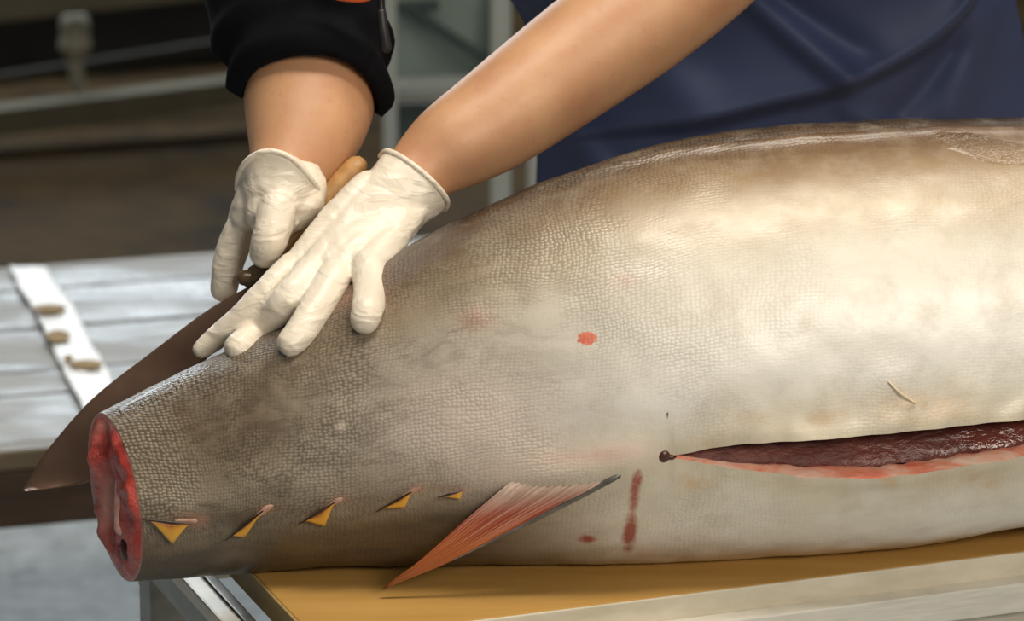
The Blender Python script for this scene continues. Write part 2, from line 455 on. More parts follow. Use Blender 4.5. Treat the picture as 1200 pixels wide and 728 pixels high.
# scales: staggered cells along the flank, dark rims around pale centres
mp = k.n('ShaderNodeMapping'); k.l(uv.outputs[0], mp.inputs['Vector'])
mp.inputs['Scale'].default_value = (310, 400, 1)
wob = k.n('ShaderNodeVectorMath', operation='ADD'); k.l(mp.outputs[0], wob.inputs[0])
nv = k.n('ShaderNodeTexNoise'); nv.inputs['Scale'].default_value = 14; k.l(uv.outputs[0], nv.inputs['Vector'])
sc_ = k.n('ShaderNodeVectorMath', operation='SCALE'); sc_.inputs['Scale'].default_value = 6.0; k.l(nv.outputs['Color'], sc_.inputs[0])
k.l(sc_.outputs[0], wob.inputs[1])
vo = k.n('ShaderNodeTexVoronoi'); vo.voronoi_dimensions = '2D'; vo.inputs['Scale'].default_value = 1.0; vo.inputs['Randomness'].default_value = 0.42
k.l(wob.outputs[0], vo.inputs['Vector'])
cell = k.ramp(vo.outputs['Distance'], [(0.12, 1.0), (0.42, 0.35), (0.62, 0.0)])
smask = k.ramp(k.noise(11, 4, 0.6, oc), [(0.40, 0.12), (0.58, 1.0)])
samt = k.math('MULTIPLY', k.math('SUBTRACT', 1.0, k.math('MULTIPLY', k.attr('underside').outputs['Fac'], 0.75)), smask)
samt = k.math('MULTIPLY', samt, k.ramp(le, [(0.0, 0.95), (0.45, 0.6), (0.66, 0.26), (1.0, 0.13)]))
rim = k.math('MULTIPLY', k.math('SUBTRACT', 1.0, cell), samt)
col = k.mix(k.math('MULTIPLY', rim, 0.62), col, srgb(84, 70, 56))
col = k.mix(k.math('MULTIPLY', k.math('MULTIPLY', cell, samt), 0.34), col, srgb(200, 189, 166))
# stains
col = k.mix(k.math('MULTIPLY', k.attr('pale').outputs['Fac'], 0.65), col, srgb(222, 204, 190))
col = k.mix(k.math('MULTIPLY', k.attr('tan').outputs['Fac'], k.ramp(n_mid, [(0.4, 0.0), (0.6, 0.7)])), col, srgb(206, 170, 124))
col = k.mix(k.math('MULTIPLY', k.attr('blush').outputs['Fac'], k.ramp(n_mid, [(0.3, 0.10), (0.7, 0.42)])), col, srgb(190, 120, 102))
bl = k.ramp(k.math('MULTIPLY', k.attr('blood').outputs['Fac'], k.math('MULTIPLY', k.noise(75, 4, 0.6, oc), 2.0)), [(0.30, 0.0), (0.85, 1.0)])
col = k.mix(k.math('MULTIPLY', bl, 0.85), col, srgb(150, 42, 28))
wo = k.ramp(k.math('MULTIPLY', k.attr('wound').outputs['Fac'], k.math('MULTIPLY', k.noise(85, 3, 0.6, oc), 2.0)), [(0.40, 0.0), (0.50, 1.0)])
col = k.mix(wo, col, k.ramp(n_fine, [(0.35, srgb(196, 92, 70)), (0.6, srgb(214, 126, 98))]))
sp = k.ramp(k.attr('speck').outputs['Fac'], [(0.35, 0.0), (0.5, 1.0)])
col = k.mix(sp, col, srgb(40, 30, 24))
k.color(col)
wetspot = k.attr('wetspot').outputs['Fac']
n_wet = k.noise(430, 2, 0.6, oc)
wet0 = k.ramp(k.math('ADD', du, k.math('MULTIPLY', k.math('SUBTRACT', n_mid, 0.5), 0.12)), [(0.80, 0.0), (0.88, 1.0)])
wet = k.math('MAXIMUM', k.math('MULTIPLY', wet0, 0.25), k.ramp(k.math('ADD', wetspot, k.math('MULTIPLY', k.math('SUBTRACT', n_mid, 0.5), 0.8)), [(0.35, 0.0), (0.55, 1.0)]))
k.rough(k.mix(wet, k.ramp(n_mid, [(0.3, 0.30), (0.7, 0.44)]), (0.12, 0.12, 0.12, 1)))
k.b.inputs['Specular IOR Level'].default_value = 0.6
h = k.math('ADD', k.math('MULTIPLY', k.math('MULTIPLY', cell, samt), 0.55), k.math('ADD', k.math('MULTIPLY', n_fine, 0.3), k.math('MULTIPLY', k.math('MULTIPLY', k.math('ADD', n_wet, n_fine), wet), 2.4)))
k.bump(h, 0.5, 0.0014)
M['tuna'] = k.m

k = NT('cut_flesh'); oc = k.coord('Object')
f1 = k.noise(38, 5, 0.6, oc, 1.0); f2 = k.noise(110, 4, 0.6, oc, 0.6)
c = k.ramp(f1, [(0.3, srgb(132, 40, 38)), (0.5, srgb(174, 68, 60)), (0.72, srgb(200, 106, 94))])
c = k.mix(k.ramp(f2, [(0.6, 0.0), (0.78, 0.5)]), c, srgb(214, 140, 124))
c = k.mix(k.attr('pale').outputs['Fac'], c, srgb(206, 160, 146))
c = k.mix(k.attr('dark').outputs['Fac'], c, srgb(58, 18, 26))
k.color(c); k.set(Roughness=0.26); k.b.inputs['Subsurface Weight'].default_value = 0.15
k.b.inputs['Subsurface Radius'].default_value = (0.012, 0.003, 0.002); k.b.inputs['Subsurface Scale'].default_value = 0.5
k.bump(k.math('ADD', f1, f2), 0.5, 0.004); M['flesh'] = k.m
k = NT('belly_lip_flesh'); oc = k.coord('Object', (1, 1, 1))
f1 = k.noise(45, 5, 0.65, k.coord('Object', (0.5, 1.6, 1.6)), 0.6)
c = k.ramp(f1, [(0.3, srgb(206, 92, 70)), (0.46, srgb(226, 150, 122)), (0.66, srgb(234, 204, 184))])
k.color(c); k.set(Roughness=0.3); k.bump(f1, 0.4, 0.003); M['lip'] = k.m
k = NT('belly_cavity'); oc = k.coord('Object')
f1 = k.noise(28, 5, 0.6, oc, 0.5)
k.color(k.ramp(f1, [(0.3, srgb(82, 40, 34)), (0.7, srgb(118, 66, 56))]))
sx = k.n('ShaderNodeSeparateXYZ'); k.l(oc, sx.inputs[0])
k.rough(k.ramp(k.math('ADD', sx.outputs[0], k.math('MULTIPLY', k.math('SUBTRACT', f1, 0.5), 0.2)), [(0.22, 0.6), (0.34, 0.12)]))
k.bump(k.noise(90, 4, 0.6, k.coord('Object', (0.6, 1, 1)), 0.4), 0.6, 0.006); M['cavity'] = k.m
k = NT('fin_membrane')
tt = k.attr('along').outputs['Fac']; ss = k.attr('across').outputs['Fac']
oc = k.coord('Object')
st_ = k.n('ShaderNodeCombineXYZ'); k.l(k.math('MULTIPLY', ss, 20.0), st_.inputs[0]); k.l(k.math('MULTIPLY', tt, 1.3), st_.inputs[1])
sn_ = k.noise(1.0, 4, 0.65, st_.outputs[0])
c = k.ramp(k.math('ADD', tt, k.math('MULTIPLY', k.math('SUBTRACT', sn_, 0.5), 0.5)), [(0.0, srgb(202, 186, 168)), (0.26, srgb(200, 172, 154)), (0.46, srgb(182, 96, 70)), (0.70, srgb(194, 110, 56)), (1.0, srgb(170, 108, 54))])
c = k.mix(k.math('MULTIPLY', k.ramp(sn_, [(0.40, 0.75), (0.50, 0.0)]), k.ramp(tt, [(0.15, 0.1), (0.45, 1.0)])), c, srgb(138, 58, 44))
c = k.mix(k.math('MULTIPLY', k.ramp(sn_, [(0.51, 0.0), (0.60, 0.8)]), k.ramp(tt, [(0.3, 1.0), (0.75, 0.15)])), c, srgb(218, 192, 174))
k.color(c); k.set(Roughness=0.42); k.bump(sn_, 0.4, 0.002); M['fin'] = k.m
M['fin_spine'] = simple('fin_leading_spine', srgb(62, 60, 58), srgb(118, 114, 108), 40, 0.25, 0, (1, 1, 1), 0.1)
k = NT('finlet_yellow')
oc = k.coord('Object'); tt = k.attr('along').outputs['Fac']
c = k.ramp(k.math('ADD', tt, k.math('MULTIPLY', k.math('SUBTRACT', k.noise(90, 4, 0.6, oc), 0.5), 0.5)), [(0.0, srgb(222, 170, 66)), (0.55, srgb(206, 142, 52)), (0.85, srgb(128, 70, 36))])
k.color(c); k.set(Roughness=0.35); k.bump(k.noise(160, 3, 0.6, oc), 0.3, 0.001); M['finlet'] = k.m
M['finlet_black'] = simple('finlet_black_edge', srgb(30, 22, 18), srgb(58, 44, 34), 60, 0.3)
M['root'] = simple('finlet_pink_root', srgb(160, 104, 86), srgb(198, 170, 148), 160, 0.4)
M['vent'] = simple('vent_brown', srgb(62, 36, 28), srgb(96, 58, 46), 60, 0.3)
M['scrap'] = simple('skin_scrap', srgb(206, 184, 150), srgb(226, 208, 178), 60, 0.4)

tuna = empty('tuna', station(650)[0] - Vector((0, 0, station(650)[0].z - ZT)))
tag(tuna, 'large gutted tuna lying on the cutting table with its tail cut off', 'fish')
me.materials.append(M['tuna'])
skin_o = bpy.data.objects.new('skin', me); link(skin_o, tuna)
bm = bmesh.new(); bm.from_mesh(me)
bmesh.ops.remove_doubles(bm, verts=bm.verts, dist=0.00002); bmesh.ops.recalc_face_normals(bm, faces=bm.faces)
bm.to_mesh(me); bm.free()
for p in me.polygons: p.use_smooth = True

# cut face of the tail: rings from the skin edge inward
edge = [verts[i] for i in rows[0][1][:-1]]
cen = sum(edge, Vector()) / len(edge)
nrm = Vector()
for i in range(len(edge)): nrm += (edge[i] - cen).cross(edge[(i + 1) % len(edge)] - cen)
nrm.normalize()
if nrm.dot(AX) > 0: nrm = -nrm
vs, fs, pale, dark = [], [], [], []
NR = 26; ne = len(edge)
for r in range(NR + 1):
    f = 1 - r / NR
    for p in edge:
        q_ = cen + (p - cen) * f
        x, y, d = proj(q_)
        u = (p - cen) * f
        hh = 0.004 * sstep(0, 0.12, 1 - f) + 0.003 * fnoise(q_, 55) + 0.002 * fnoise(q_, 130)
        # muscle lobes either side of the backbone hollow
        hol = math.exp(-(((x - 133) / 7) ** 2 + ((y - 590) / 30) ** 2)); hh -= 0.007 * hol
        seam = math.exp(-((x - (126 + (y - 520) * 0.10)) / 4.0) ** 2) * (1 if y < 590 else 0.6); hh -= 0.005 * seam * sstep(0, .15, 1 - f)
        hh += 0.006 * math.exp(-(((x - 120) / 6) ** 2 + ((y - 535) / 26) ** 2))
        hh += 0.007 * math.exp(-(((x - 128) / 8) ** 2 + ((y - 622) / 14) ** 2))
        vs.append(q_ + nrm * (hh * sstep(0, 0.22, 1 - f)))
        pa = max(math.exp(-(((x - (129 + (y - 590) * .05)) / 7) ** 2 + ((y - 592) / 30) ** 2)) * 0.85, sstep(0.94, 0.98, f) * 0.7, 0.6 * math.exp(-(((x - 130) / 12) ** 2 + ((y - 497) / 8) ** 2)))
        pale.append(pa)
        dark.append(max(0.85 * math.exp(-(((x - 122) / 8) ** 2 + ((y - 643) / 17) ** 2)), 0.5 * math.exp(-(((x - 146) / 4) ** 2 + ((y - 520) / 10) ** 2)), 0.6 * math.exp(-(((x - 110) / 3) ** 2 + ((y - 580) / 22) ** 2))))
for r in range(NR - 1):
    for i in range(ne):
        j = (i + 1) % ne; fs.append((r * ne + i, r * ne + j, (r + 1) * ne + j, (r + 1) * ne + i))
fs.append(tuple((NR - 1) * ne + i for i in range(ne)))
vs = vs[:NR * ne]; pale = pale[:NR * ne]; dark = dark[:NR * ne]
cf = mesh_from('cut_face', vs, fs, M['flesh'], tuna); cf['label'] = 'raw red flesh at the sawn tail end'
for nm, arr in (('pale', pale), ('dark', dark)):
    at = cf.data.attributes.new(nm, 'FLOAT', 'POINT'); at.data.foreach_set('value', arr)

bm = bmesh.new(); rot_ = AX.to_track_quat('X', 'Z').to_matrix()
p1_, p2_, p3_ = (P(x, y, proj(cen)[2]) for x, y in ((131, 560), (130, 590), (126, 622)))
def on_cut(p, h): return p - nrm * ((p - cen).dot(nrm)) + nrm * h
tube(bm, [on_cut(p1_, -0.001), on_cut(p2_, 0.0), on_cut(p3_, 0.001)], [0.0028, 0.0050, 0.0062], 14)
M['bone'] = simple('pink_cartilage', srgb(188, 120, 108), srgb(220, 186, 172), 70, 0.22, 0, (1, 1, 1), 0.3, 0.002)
obj('backbone', bm, M['bone'], cf, True)
bm = bmesh.new(); p4_ = on_cut(P(124, 648, proj(cen)[2]), -0.001); ball(bm, p4_, 0.0085, (0.7, 0.9, 1.3))
M['clot'] = simple('dark_clot', srgb(46, 14, 20), srgb(84, 28, 34), 60, 0.15, 0, (1, 1, 1), 0.3, 0.002)
obj('blood_clot', bm, M['clot'], cf, True)
# belly cavity: lips and lining
lipv, lipf, cavv, cavf = [], [], [], []
prev = None
CAVN = 22
lo_rows, up_rows, cav_rows = [], [], []
for (qq, row, tu, tl, st) in rows:
    if qq < 782 or qq > 1840: continue
    c, a, b = st
    up = verts[row[0]]; lo = verts[row[-1]]
    g = sstep(782, 960, qq); g2 = 1 - sstep(1500, 1840, qq)
    th = 0.003 + 0.0075 * g * g2
    n_lo = (CU * (math.sin(tl) / a) - CF * (math.cos(tl) / b)).normalized()
    n_up = (CU * (math.sin(tu) / a) - CF * (math.cos(tu) / b)).normalized()
    gap = (up - lo)
    il = lo - n_lo * th + gap * 0.03 + CU * (0.0012 * g * g2 + 0.0012 * fnoise((qq * .05, 0, 1), 1.0))
    iu = up - n_up * th * 0.9 - gap * 0.02
    lo_rows.append([lo.lerp(il, t) + CU * (0.0018 * math.sin(math.pi * t) + 0.0012 * t * fnoise((qq * .06, t * 2, 5), 1.3)) for t in [i / 6 for i in range(7)]])
    up_rows.append([up.lerp(iu, t) for t in [i / 3 for i in range(4)]])
    dep = (0.005 + 0.026 * g) * (0.3 + 0.7 * g2)
    mid = (il + iu) / 2; inw = -(n_lo + n_up).normalized(); perp = (iu - il)
    cr = []
    rad = 0.5 * perp.length + 0.03 * g * g2
    pd = (CU - inw * CU.dot(inw)).normalized()
    for i in range(CAVN + 1):
        t = i / CAVN; base = il.lerp(iu, t); w = math.sin(math.pi * t ** 2.6)
        cr.append(base + inw * (dep * w ** 0.7) + pd * (0.008 * g * g2 * t * w) )
    cav_rows.append(cr)
def grid(name, rws, mat, parent):
    vv = [p for r in rws for p in r]; m_ = len(rws[0]); ff = []
    for i in range(len(rws) - 1):
        for j in range(m_ - 1): ff.append((i*m_+j, i*m_+j+1, (i+1)*m_+j+1, (i+1)*m_+j))
    return mesh_from(name, vv, ff, mat, parent)
o = grid('belly_lip', lo_rows, M['lip'], tuna); o['label'] = 'pale pink cut edge of the belly wall'
grid('belly_lip', up_rows, M['lip'], tuna)
o = grid('belly_cavity', cav_rows, M['cavity'], tuna); o['label'] = 'dark wet lining inside the slit belly'

# vent
bm = bmesh.new(); p0 = surf(777, 535, -0.002); ball(bm, p0, 0.0052, (1.0, 0.75, 1.05))
tube(bm, [p0, surf(788, 537, -0.0012)], [0.0036, 0.002], 10, sub=1)
obj('vent', bm, M['vent'], tuna, True)

# anal fin
LEAD = [(748, 542), (718, 561), (690, 577), (640, 602), (580, 633), (520, 662), (446, 692)]
TRAIL = [(622, 546), (592, 570), (566, 592), (540, 614), (514, 638), (486, 662), (452, 686)]
def along(pl, t):
    x = t * (len(pl) - 1); i = min(int(x), len(pl) - 2); f = x - i
    return lerp(pl[i][0], pl[i+1][0], f), lerp(pl[i][1], pl[i+1][1], f)
tipd = proj(G(446, 692, ZT + 0.006))[2]
based = proj(surf(740, 545))[2]
vs, fs, A1, A2 = [], [], [], []
NTf, NS = 32, 44
def fin_pt(t, s, side):
    lx, ly = along(LEAD, t); tx, ty = along(TRAIL, t)
    # rays end at different lengths: ragged trailing edge
    rag = (0.5 + 0.5 * math.sin(s * 37.0)) * 5.0 * sstep(0.45, 1.0, t) * s
    x, y = lerp(lx, tx, s) + rag * 0.6, lerp(ly, ty, s) - rag * 0.3
    d_skin = proj(surf(clamp(x, 130, 1190), min(y, interp(BOT, x) - 6), 0.0105 * sstep(0.0, 0.30, t) - 0.001))[2]
    d_free = lerp(based - 0.004, tipd, t)
    w = sstep(0.06, 0.34, t) 
    d = min(d_skin, lerp(d_skin, d_free, w))
    p = P(x, y, d)
    p += CF * (0.0009 * math.sin(s * 2 * math.pi * 13) * (1 - 0.4 * t) * sstep(0.03, 0.25, t) + side * 0.0009)
    if p.z < ZT + 0.002: p.z = ZT + 0.002
    return p
for side in (-1, 1):
    for i in range(NTf + 1):
        for j in range(NS + 1):
            vs.append(fin_pt(i / NTf, j / NS, side)); A1.append(i / NTf); A2.append(j / NS)
m_ = NS + 1; off = (NTf + 1) * m_
for sd in (0, off):
    for i in range(NTf):
        for j in range(NS): fs.append((sd + i*m_+j, sd + i*m_+j+1, sd + (i+1)*m_+j+1, sd + (i+1)*m_+j))
for i in range(NTf):
    for j in (0, NS): fs.append((i*m_+j, (i+1)*m_+j, off+(i+1)*m_+j, off+i*m_+j))
for j in range(NS): fs.append((NTf*m_+j, NTf*m_+j+1, off+NTf*m_+j+1, off+NTf*m_+j))
fin = mesh_from('anal_fin', vs, fs, M['fin'], tuna); fin['label'] = 'reddish orange anal fin trailing onto the table'
for nm, arr in (('along', A1), ('across', A2)):
    at = fin.data.attributes.new(nm, 'FLOAT', 'POINT'); at.data.foreach_set('value', arr)
bm = bmesh.new(); tube(bm, [fin_pt(t, 0, -1) - CF * 0.0005 for t in (0.0, .1, .2, .4, .6, .8)], [0.0018, 0.0024, 0.0022, 0.0018, 0.0012, 0.0004], 8)
obj('fin_spine', bm, M['fin_spine'], fin, True)

# finlets: root, tip, lower corner in the photograph's columns and rows
FL = [((228, 611), (166, 609), (196, 638)), ((314, 596), (264, 634), (282, 634)), ((398, 586), (350, 615), (376, 620)),
      ((488, 574), (441, 600), (470, 597)), ((548, 572), (514, 583), (536, 586))]
for (rx, ry), (tx, ty), (mx, my) in FL:
    root_p = surf(rx, ry, 0.001); d0 = proj(root_p)[2]
    n = 16; vs, fs, A1 = [], [], []
    tp = P(tx, ty, proj(surf(max(tx, 172), ty, 0.004))[2] - 0.004)
    mp_ = P(mx, my, proj(surf(mx, my, 0.004))[2] - 0.002)
    rr = P(rx - 6, ry + 3, d0 - 0.002)
    for sd in (-1, 1):
        for i in range(n + 1):
            t = i / n; e0 = rr.lerp(tp, t)
            # lower edge bows through the corner point
            e1 = e0 + (mp_ - rr.lerp(tp, .5)).normalized() * (0.0006 + 0.0006 * fnoise((t * 9, rx, 0), 1.0))
            e1 = e1 + (mp_ - rr.lerp(tp, .5)) * (max(0.0, min((t - 0.03) / 0.36, (0.80 - t) / 0.41)) * 0.95)
            for j in range(5):
                s = j / 4; p = e0.lerp(e1, s) + CF * (sd * 0.0008 - 0.0012 * math.sin(math.pi * s) * math.sin(math.pi * t))
                vs.append(p); A1.append(clamp(1 - s * 1.2 + 0.35 * (t - .5)))
    o_ = (n + 1) * 5
    for sd in (0, o_):
        for i in range(n):
            for j in range(4): fs.append((sd+i*5+j, sd+i*5+j+1, sd+(i+1)*5+j+1, sd+(i+1)*5+j))
    for i in range(n):
        for j in (0, 4): fs.append((i*5+j, (i+1)*5+j, o_+(i+1)*5+j, o_+i*5+j))
    fl = mesh_from('finlet', vs, fs, M['finlet'], tuna)
    at = fl.data.attributes.new('along', 'FLOAT', 'POINT'); at.data.foreach_set('value', A1)
    bm = bmesh.new(); tube(bm, [rr - CF * 0.001, rr.lerp(tp, .5) - CF * 0.0014, tp - CF * 0.0006], [0.0005, 0.0009, 0.0004], 8); obj('black_edge', bm, M['finlet_black'], fl, True)
    bm = bmesh.new(); dirv = Vector((rx - tx, ry - ty)).normalized()
    tube(bm, [surf(rx + dirv.x * 10, ry + dirv.y * 6, -0.002), surf(rx, ry, -0.0022), surf(rx - dirv.x * 10, ry - dirv.y * 10, -0.0012), surf(rx - dirv.x * 22, ry - dirv.y * 20, 0.0002)], [0.0010, 0.0028, 0.0020, 0.0006], 10); obj('root', bm, M['root'], fl, True)

# scraps of torn skin near the belly cut
bm = bmesh.new(); tube(bm, [surf(1042, 448, 0.001), surf(1056, 461, 0.003), surf(1072, 472, 0.001)], [0.0007, 0.0009, 0.0007], 6); obj('skin_scrap', bm, M['scrap'], tuna, True)
settle(tuna)

# ------------------------------------------------------------------ cutting table
fA = G(760, 701, ZT); fB = G(1200, 646, ZT); TX = (fB - fA); TX.z = 0; TX.normalize(); TY = Vector((-TX.y, TX.x, 0))
lp = G(324, 700, ZT)
u0 = (lp - fA).dot(TX)                         # left edge of the board along the table
def TP(u, v_, z): return fA + TX * u + TY * v_ + Vector((0, 0, z - ZT))
BD = 0.36; U1 = u0 + 1.65
table = empty('cutting_table', TP(u0 + .4, BD / 2, 0)); tag(table, 'narrow steel cutting table with yellow board under the tuna', 'table')
bm = bmesh.new(); bar(bm, TP(u0, BD / 2, ZT - 0.009), TP(U1, BD / 2, ZT - 0.009), BD, 0.018, bev=0.0015)
board = obj('cutting_board', bm, M['board'], table); board['label'] = 'thick yellow cutting board'
bm = bmesh.new(); bar(bm, TP(u0 - .0004, -0.0012, ZT - 0.0095), TP(U1, -0.0012, ZT - 0.0095), 0.0024, 0.0185, bev=0.0008); obj('board_edge', bm, M['board_edge'], board)
bm = bmesh.new(); bar(bm, TP(u0 - 0.0012, 0, ZT - 0.0095), TP(u0 - 0.0012, BD, ZT - 0.0095), 0.0024, 0.0185, bev=0.0008); obj('board_edge', bm, M['board_side'], board)
zf = ZT - 0.0186; FL0 = u0 - 0.030
for (v0_, nm) in ((-0.004, 'frame_rail'), (BD + 0.004, 'frame_rail')):
    bm = bmesh.new(); sg = -1 if v0_ < .1 else 1; bar(bm, TP(FL0, v0_ + sg * .0065, zf - 0.009), TP(U1 + .03, v0_ + sg * .0065, zf - 0.009), 0.016, 0.022, bev=0.0015); obj(nm, bm, M['bright_steel'], table)
    bm = bmesh.new(); bar(bm, TP(FL0 + .006, v0_ + .004, zf - 0.041), TP(U1 + .02, v0_ + .004, zf - 0.041), 0.012, 0.040, bev=0.002); obj(nm, bm, M['steel'], table)
for u in (FL0 + 0.002, U1 + 0.028):
    bm = bmesh.new(); bar(bm, TP(u, 0.004, zf - 0.006), TP(u, BD - 0.004, zf - 0.006), 0.014, 0.012, bev=0.002); obj('frame_rail', bm, M['steel'], table)
    bm = bmesh.new(); bar(bm, TP(u + 0.014, 0.006, zf - 0.008), TP(u + 0.014, BD - 0.006, zf - 0.008), 0.008, 0.012, bev=0.001); obj('frame_rail', bm, M['dark_steel'], table)
    bm = bmesh.new(); bar(bm, TP(u + .002, 0.0, zf - 0.024), TP(u + .002, BD, zf - 0.024), 0.012, 0.022, bev=0.002); obj('side_panel', bm, M['dark_steel'], table)
for u in (FL0 + 0.02, U1 + 0.01):
    for v_ in (0.028, BD - 0.022):
        bm = bmesh.new(); bar(bm, TP(u, v_, 0.02), TP(u, v_, zf - 0.013), 0.036, 0.036, up=TX, bev=0.003); lg = obj('leg', bm, M['dark_steel'], table)
        bm = bmesh.new(); tube(bm, [TP(u, v_, 0.002), TP(u, v_, 0.03)], [0.024, 0.02], 14, sub=1, cap=False); bmesh.ops.holes_fill(bm, edges=bm.edges); obj('foot', bm, M['black_plastic'], lg)
for v_ in (0.028, BD - 0.022):
    bm = bmesh.new(); bar(bm, TP(FL0 + .03, v_, 0.25), TP(U1, v_, 0.25), 0.025, 0.03, bev=0.002); obj('stretcher', bm, M['dark_steel'], table)
settle(table)

# ------------------------------------------------------------------ knife
KD = 2.742
knife = empty('knife', P(300, 335, KD)); tag(knife, 'long curved slicing knife held behind the tuna tail', 'knife')
UPE = [(312, 326), (280, 342), (240, 366), (180, 411), (110, 466), (60, 522), (40, 551), (26.5, 575)]
LOE = [(326, 344), (304, 366), (268, 398), (222, 440), (166, 498), (128, 545), (102, 566), (26.7, 576.5)]
vs, fs = [], []
NK, NW = 48, 8
def kpt(t, s):
    def cv(pl, t):
        x = t * (len(pl) - 1); i = min(int(x), len(pl) - 2); f = x - i
        p0, p1, p2, p3 = pl[max(i-1, 0)], pl[i], pl[i+1], pl[min(i+2, len(pl)-1)]
        g = lambda k_: 0.5 * (2*p1[k_] + (p2[k_]-p0[k_])*f + (2*p0[k_]-5*p1[k_]+4*p2[k_]-p3[k_])*f*f + (3*p1[k_]-p0[k_]-3*p2[k_]+p3[k_])*f**3)
        return g(0), g(1)
    a_ = cv(UPE, t); b_ = cv(LOE, t)
    return lerp(a_[0], b_[0], s), lerp(a_[1], b_[1], s)
for sd in (-1, 1):
    for i in range(NK + 1):
        for j in range(NW + 1):
            t, s = i / NK, j / NW; x, y = kpt(t, s)
            thick = 0.0016 * (1 - s ** 3) + 0.00015
            # face tipped back a little so the upper edge leans away
            d = KD + 0.010 * (0.5 - s) + 0.006 * t
            vs.append(P(x, y, d) + CF * (sd * thick))
m_ = NW + 1; o_ = (NK + 1) * m_
for sd in (0, o_):
    for i in range(NK):
        for j in range(NW): fs.append((sd+i*m_+j, sd+i*m_+j+1, sd+(i+1)*m_+j+1, sd+(i+1)*m_+j))
for i in range(NK):
    for j in (0, NW): fs.append((i*m_+j, (i+1)*m_+j, o_+(i+1)*m_+j, o_+i*m_+j))
for i in (0, NK):
    for j in range(NW): fs.append((i*m_+j, i*m_+j+1, o_+i*m_+j+1, o_+i*m_+j))
bl_o = mesh_from('blade', vs, fs, M['blade'], knife)
for p in bl_o.data.polygons: p.use_smooth = True
bm = bmesh.new(); tube(bm, [P(316, 310, KD - .004), P(334, 288, KD - .002), P(368, 250, KD + .004), P(398, 216, KD + .010), P(416, 197, KD + .013)], [0.0085, 0.0105, 0.0115, 0.0105, 0.010], 20, 0.8); obj('handle', bm, M['wood'], knife, True)
bm = bmesh.new(); tube(bm, [P(288, 326, KD - .008), P(298, 325, KD - .006), P(322, 309, KD - .004)], [0.0068, 0.0092, 0.0094], 20, 0.85); obj('bolster', bm, M['horn'], knife, True)
settle(knife)

# ------------------------------------------------------------------ person
person = empty('person', (0.24, 0.56, 0.0))
tag(person, 'person in navy apron and black top cutting the tuna with white gloved hands', 'person')
PXM = lambda r, d: r * d / FPX
# arms given by column, row, depth and half-width in columns
L_ARM = [(468, 222, 2.722, 34), (488, 204, 2.733, 40), (512, 184, 2.741, 49), (535, 168, 2.746, 55), (580, 140, 2.76, 62), (660, 82, 2.785, 69), (755, 12, 2.81, 74), (850, -62, 2.835, 70)]
R_ARM = [(324, 222, 2.735, 36), (333, 206, 2.745, 43), (350, 172, 2.767, 62), (361, 130, 2.79, 76), (363, 80, 2.81, 80), (352, -20, 2.85, 80), (340, -130, 2.89, 66)]
lp_, lr_ = [P(x, y, d) for x, y, d, r in L_ARM], [PXM(r, d) for x, y, d, r in L_ARM]
rp_, rr_ = [P(x, y, d) for x, y, d, r in R_ARM], [PXM(r, d) for x, y, d, r in R_ARM]
SHL, SHR = Vector((0.385, 0.39, 1.45)), Vector((0.035, 0.35, 1.47))
def body_core(bm, e=0.0, head=True, legs=True):
    # torso, bent forward over the table
    tor = [((0.24, 0.60, 0.92), 0.150), ((0.235, 0.60, 1.02), 0.150), ((0.225, 0.575, 1.14), 0.145), ((0.215, 0.52, 1.27), 0.155), ((0.21, 0.45, 1.39), 0.160), ((0.205, 0.39, 1.48), 0.110)]
    tube(bm, [p for p, r in tor], [r + e for p, r in tor], 24, 0.66, 5, True, (0, 1, 0.35))
    tube(bm, [SHR, SHR.lerp(SHL, .5) + Vector((0, 0.01, 0.02)), SHL], [0.062 + e, 0.075 + e, 0.062 + e], 16, 1.0, 5)
bm = bmesh.new(); body_core(bm)
tube(bm, lp_ + [lp_[-1].lerp(SHL, .5), SHL], lr_ + [0.052, 0.058], 28)
tube(bm, rp_ + [rp_[-1].lerp(SHR, .5), SHR], rr_ + [0.052, 0.058], 28)
# neck and head, looking down at the cut
tube(bm, [(0.205, 0.38, 1.45), (0.195, 0.31, 1.56), (0.19, 0.28, 1.62)], [0.062, 0.056, 0.055], 16)
HC = Vector((0.185, 0.225, 1.665)); HR = Matrix.Rotation(R(38), 3, 'X')
def hp(x, y, z): return HC + HR @ Vector((x, y, z))
ball(bm, HC, 0.1, (0.76, 0.94, 1.12), HR); ball(bm, hp(0, -0.035, -0.06), 0.058, (0.9, 0.9, 1.0), HR)
tube(bm, [hp(0, -0.088, 0.015), hp(0, -0.108, -0.022), hp(0, -0.092, -0.032)], [0.008, 0.013, 0.010], 10)      # nose
for s in (-1, 1):
    tube(bm, [hp(s*0.076, 0.008, 0.022), hp(s*0.084, 0.014, 0.0), hp(s*0.078, 0.006, -0.028)], [0.010, 0.013, 0.008], 10)    # ears
    tube(bm, [hp(s*0.014, -0.087, 0.03), hp(s*0.034, -0.084, 0.036), hp(s*0.056, -0.068, 0.028)], [0.007, 0.009, 0.007], 8)  # brows
tube(bm, [hp(-0.024, -0.084, -0.062), hp(0, -0.091, -0.06), hp(0.024, -0.084, -0.062)], [0.005, 0.008, 0.005], 8)            # lips
# legs to the floor
for s in (-1, 1):
    tube(bm, [(0.24 + s*0.085, 0.60, 0.95), (0.24 + s*0.10, 0.58, 0.5), (0.24 + s*0.11, 0.62, 0.09), (0.24 + s*0.12, 0.60, 0.04), (0.24 + s*0.13, 0.48, 0.035)], [0.09, 0.062, 0.042, 0.04, 0.03], 16)
body = remeshed('body', bm, 0.0045, 6, M['skin'], person)
body['label'] = 'tanned bare forearms'
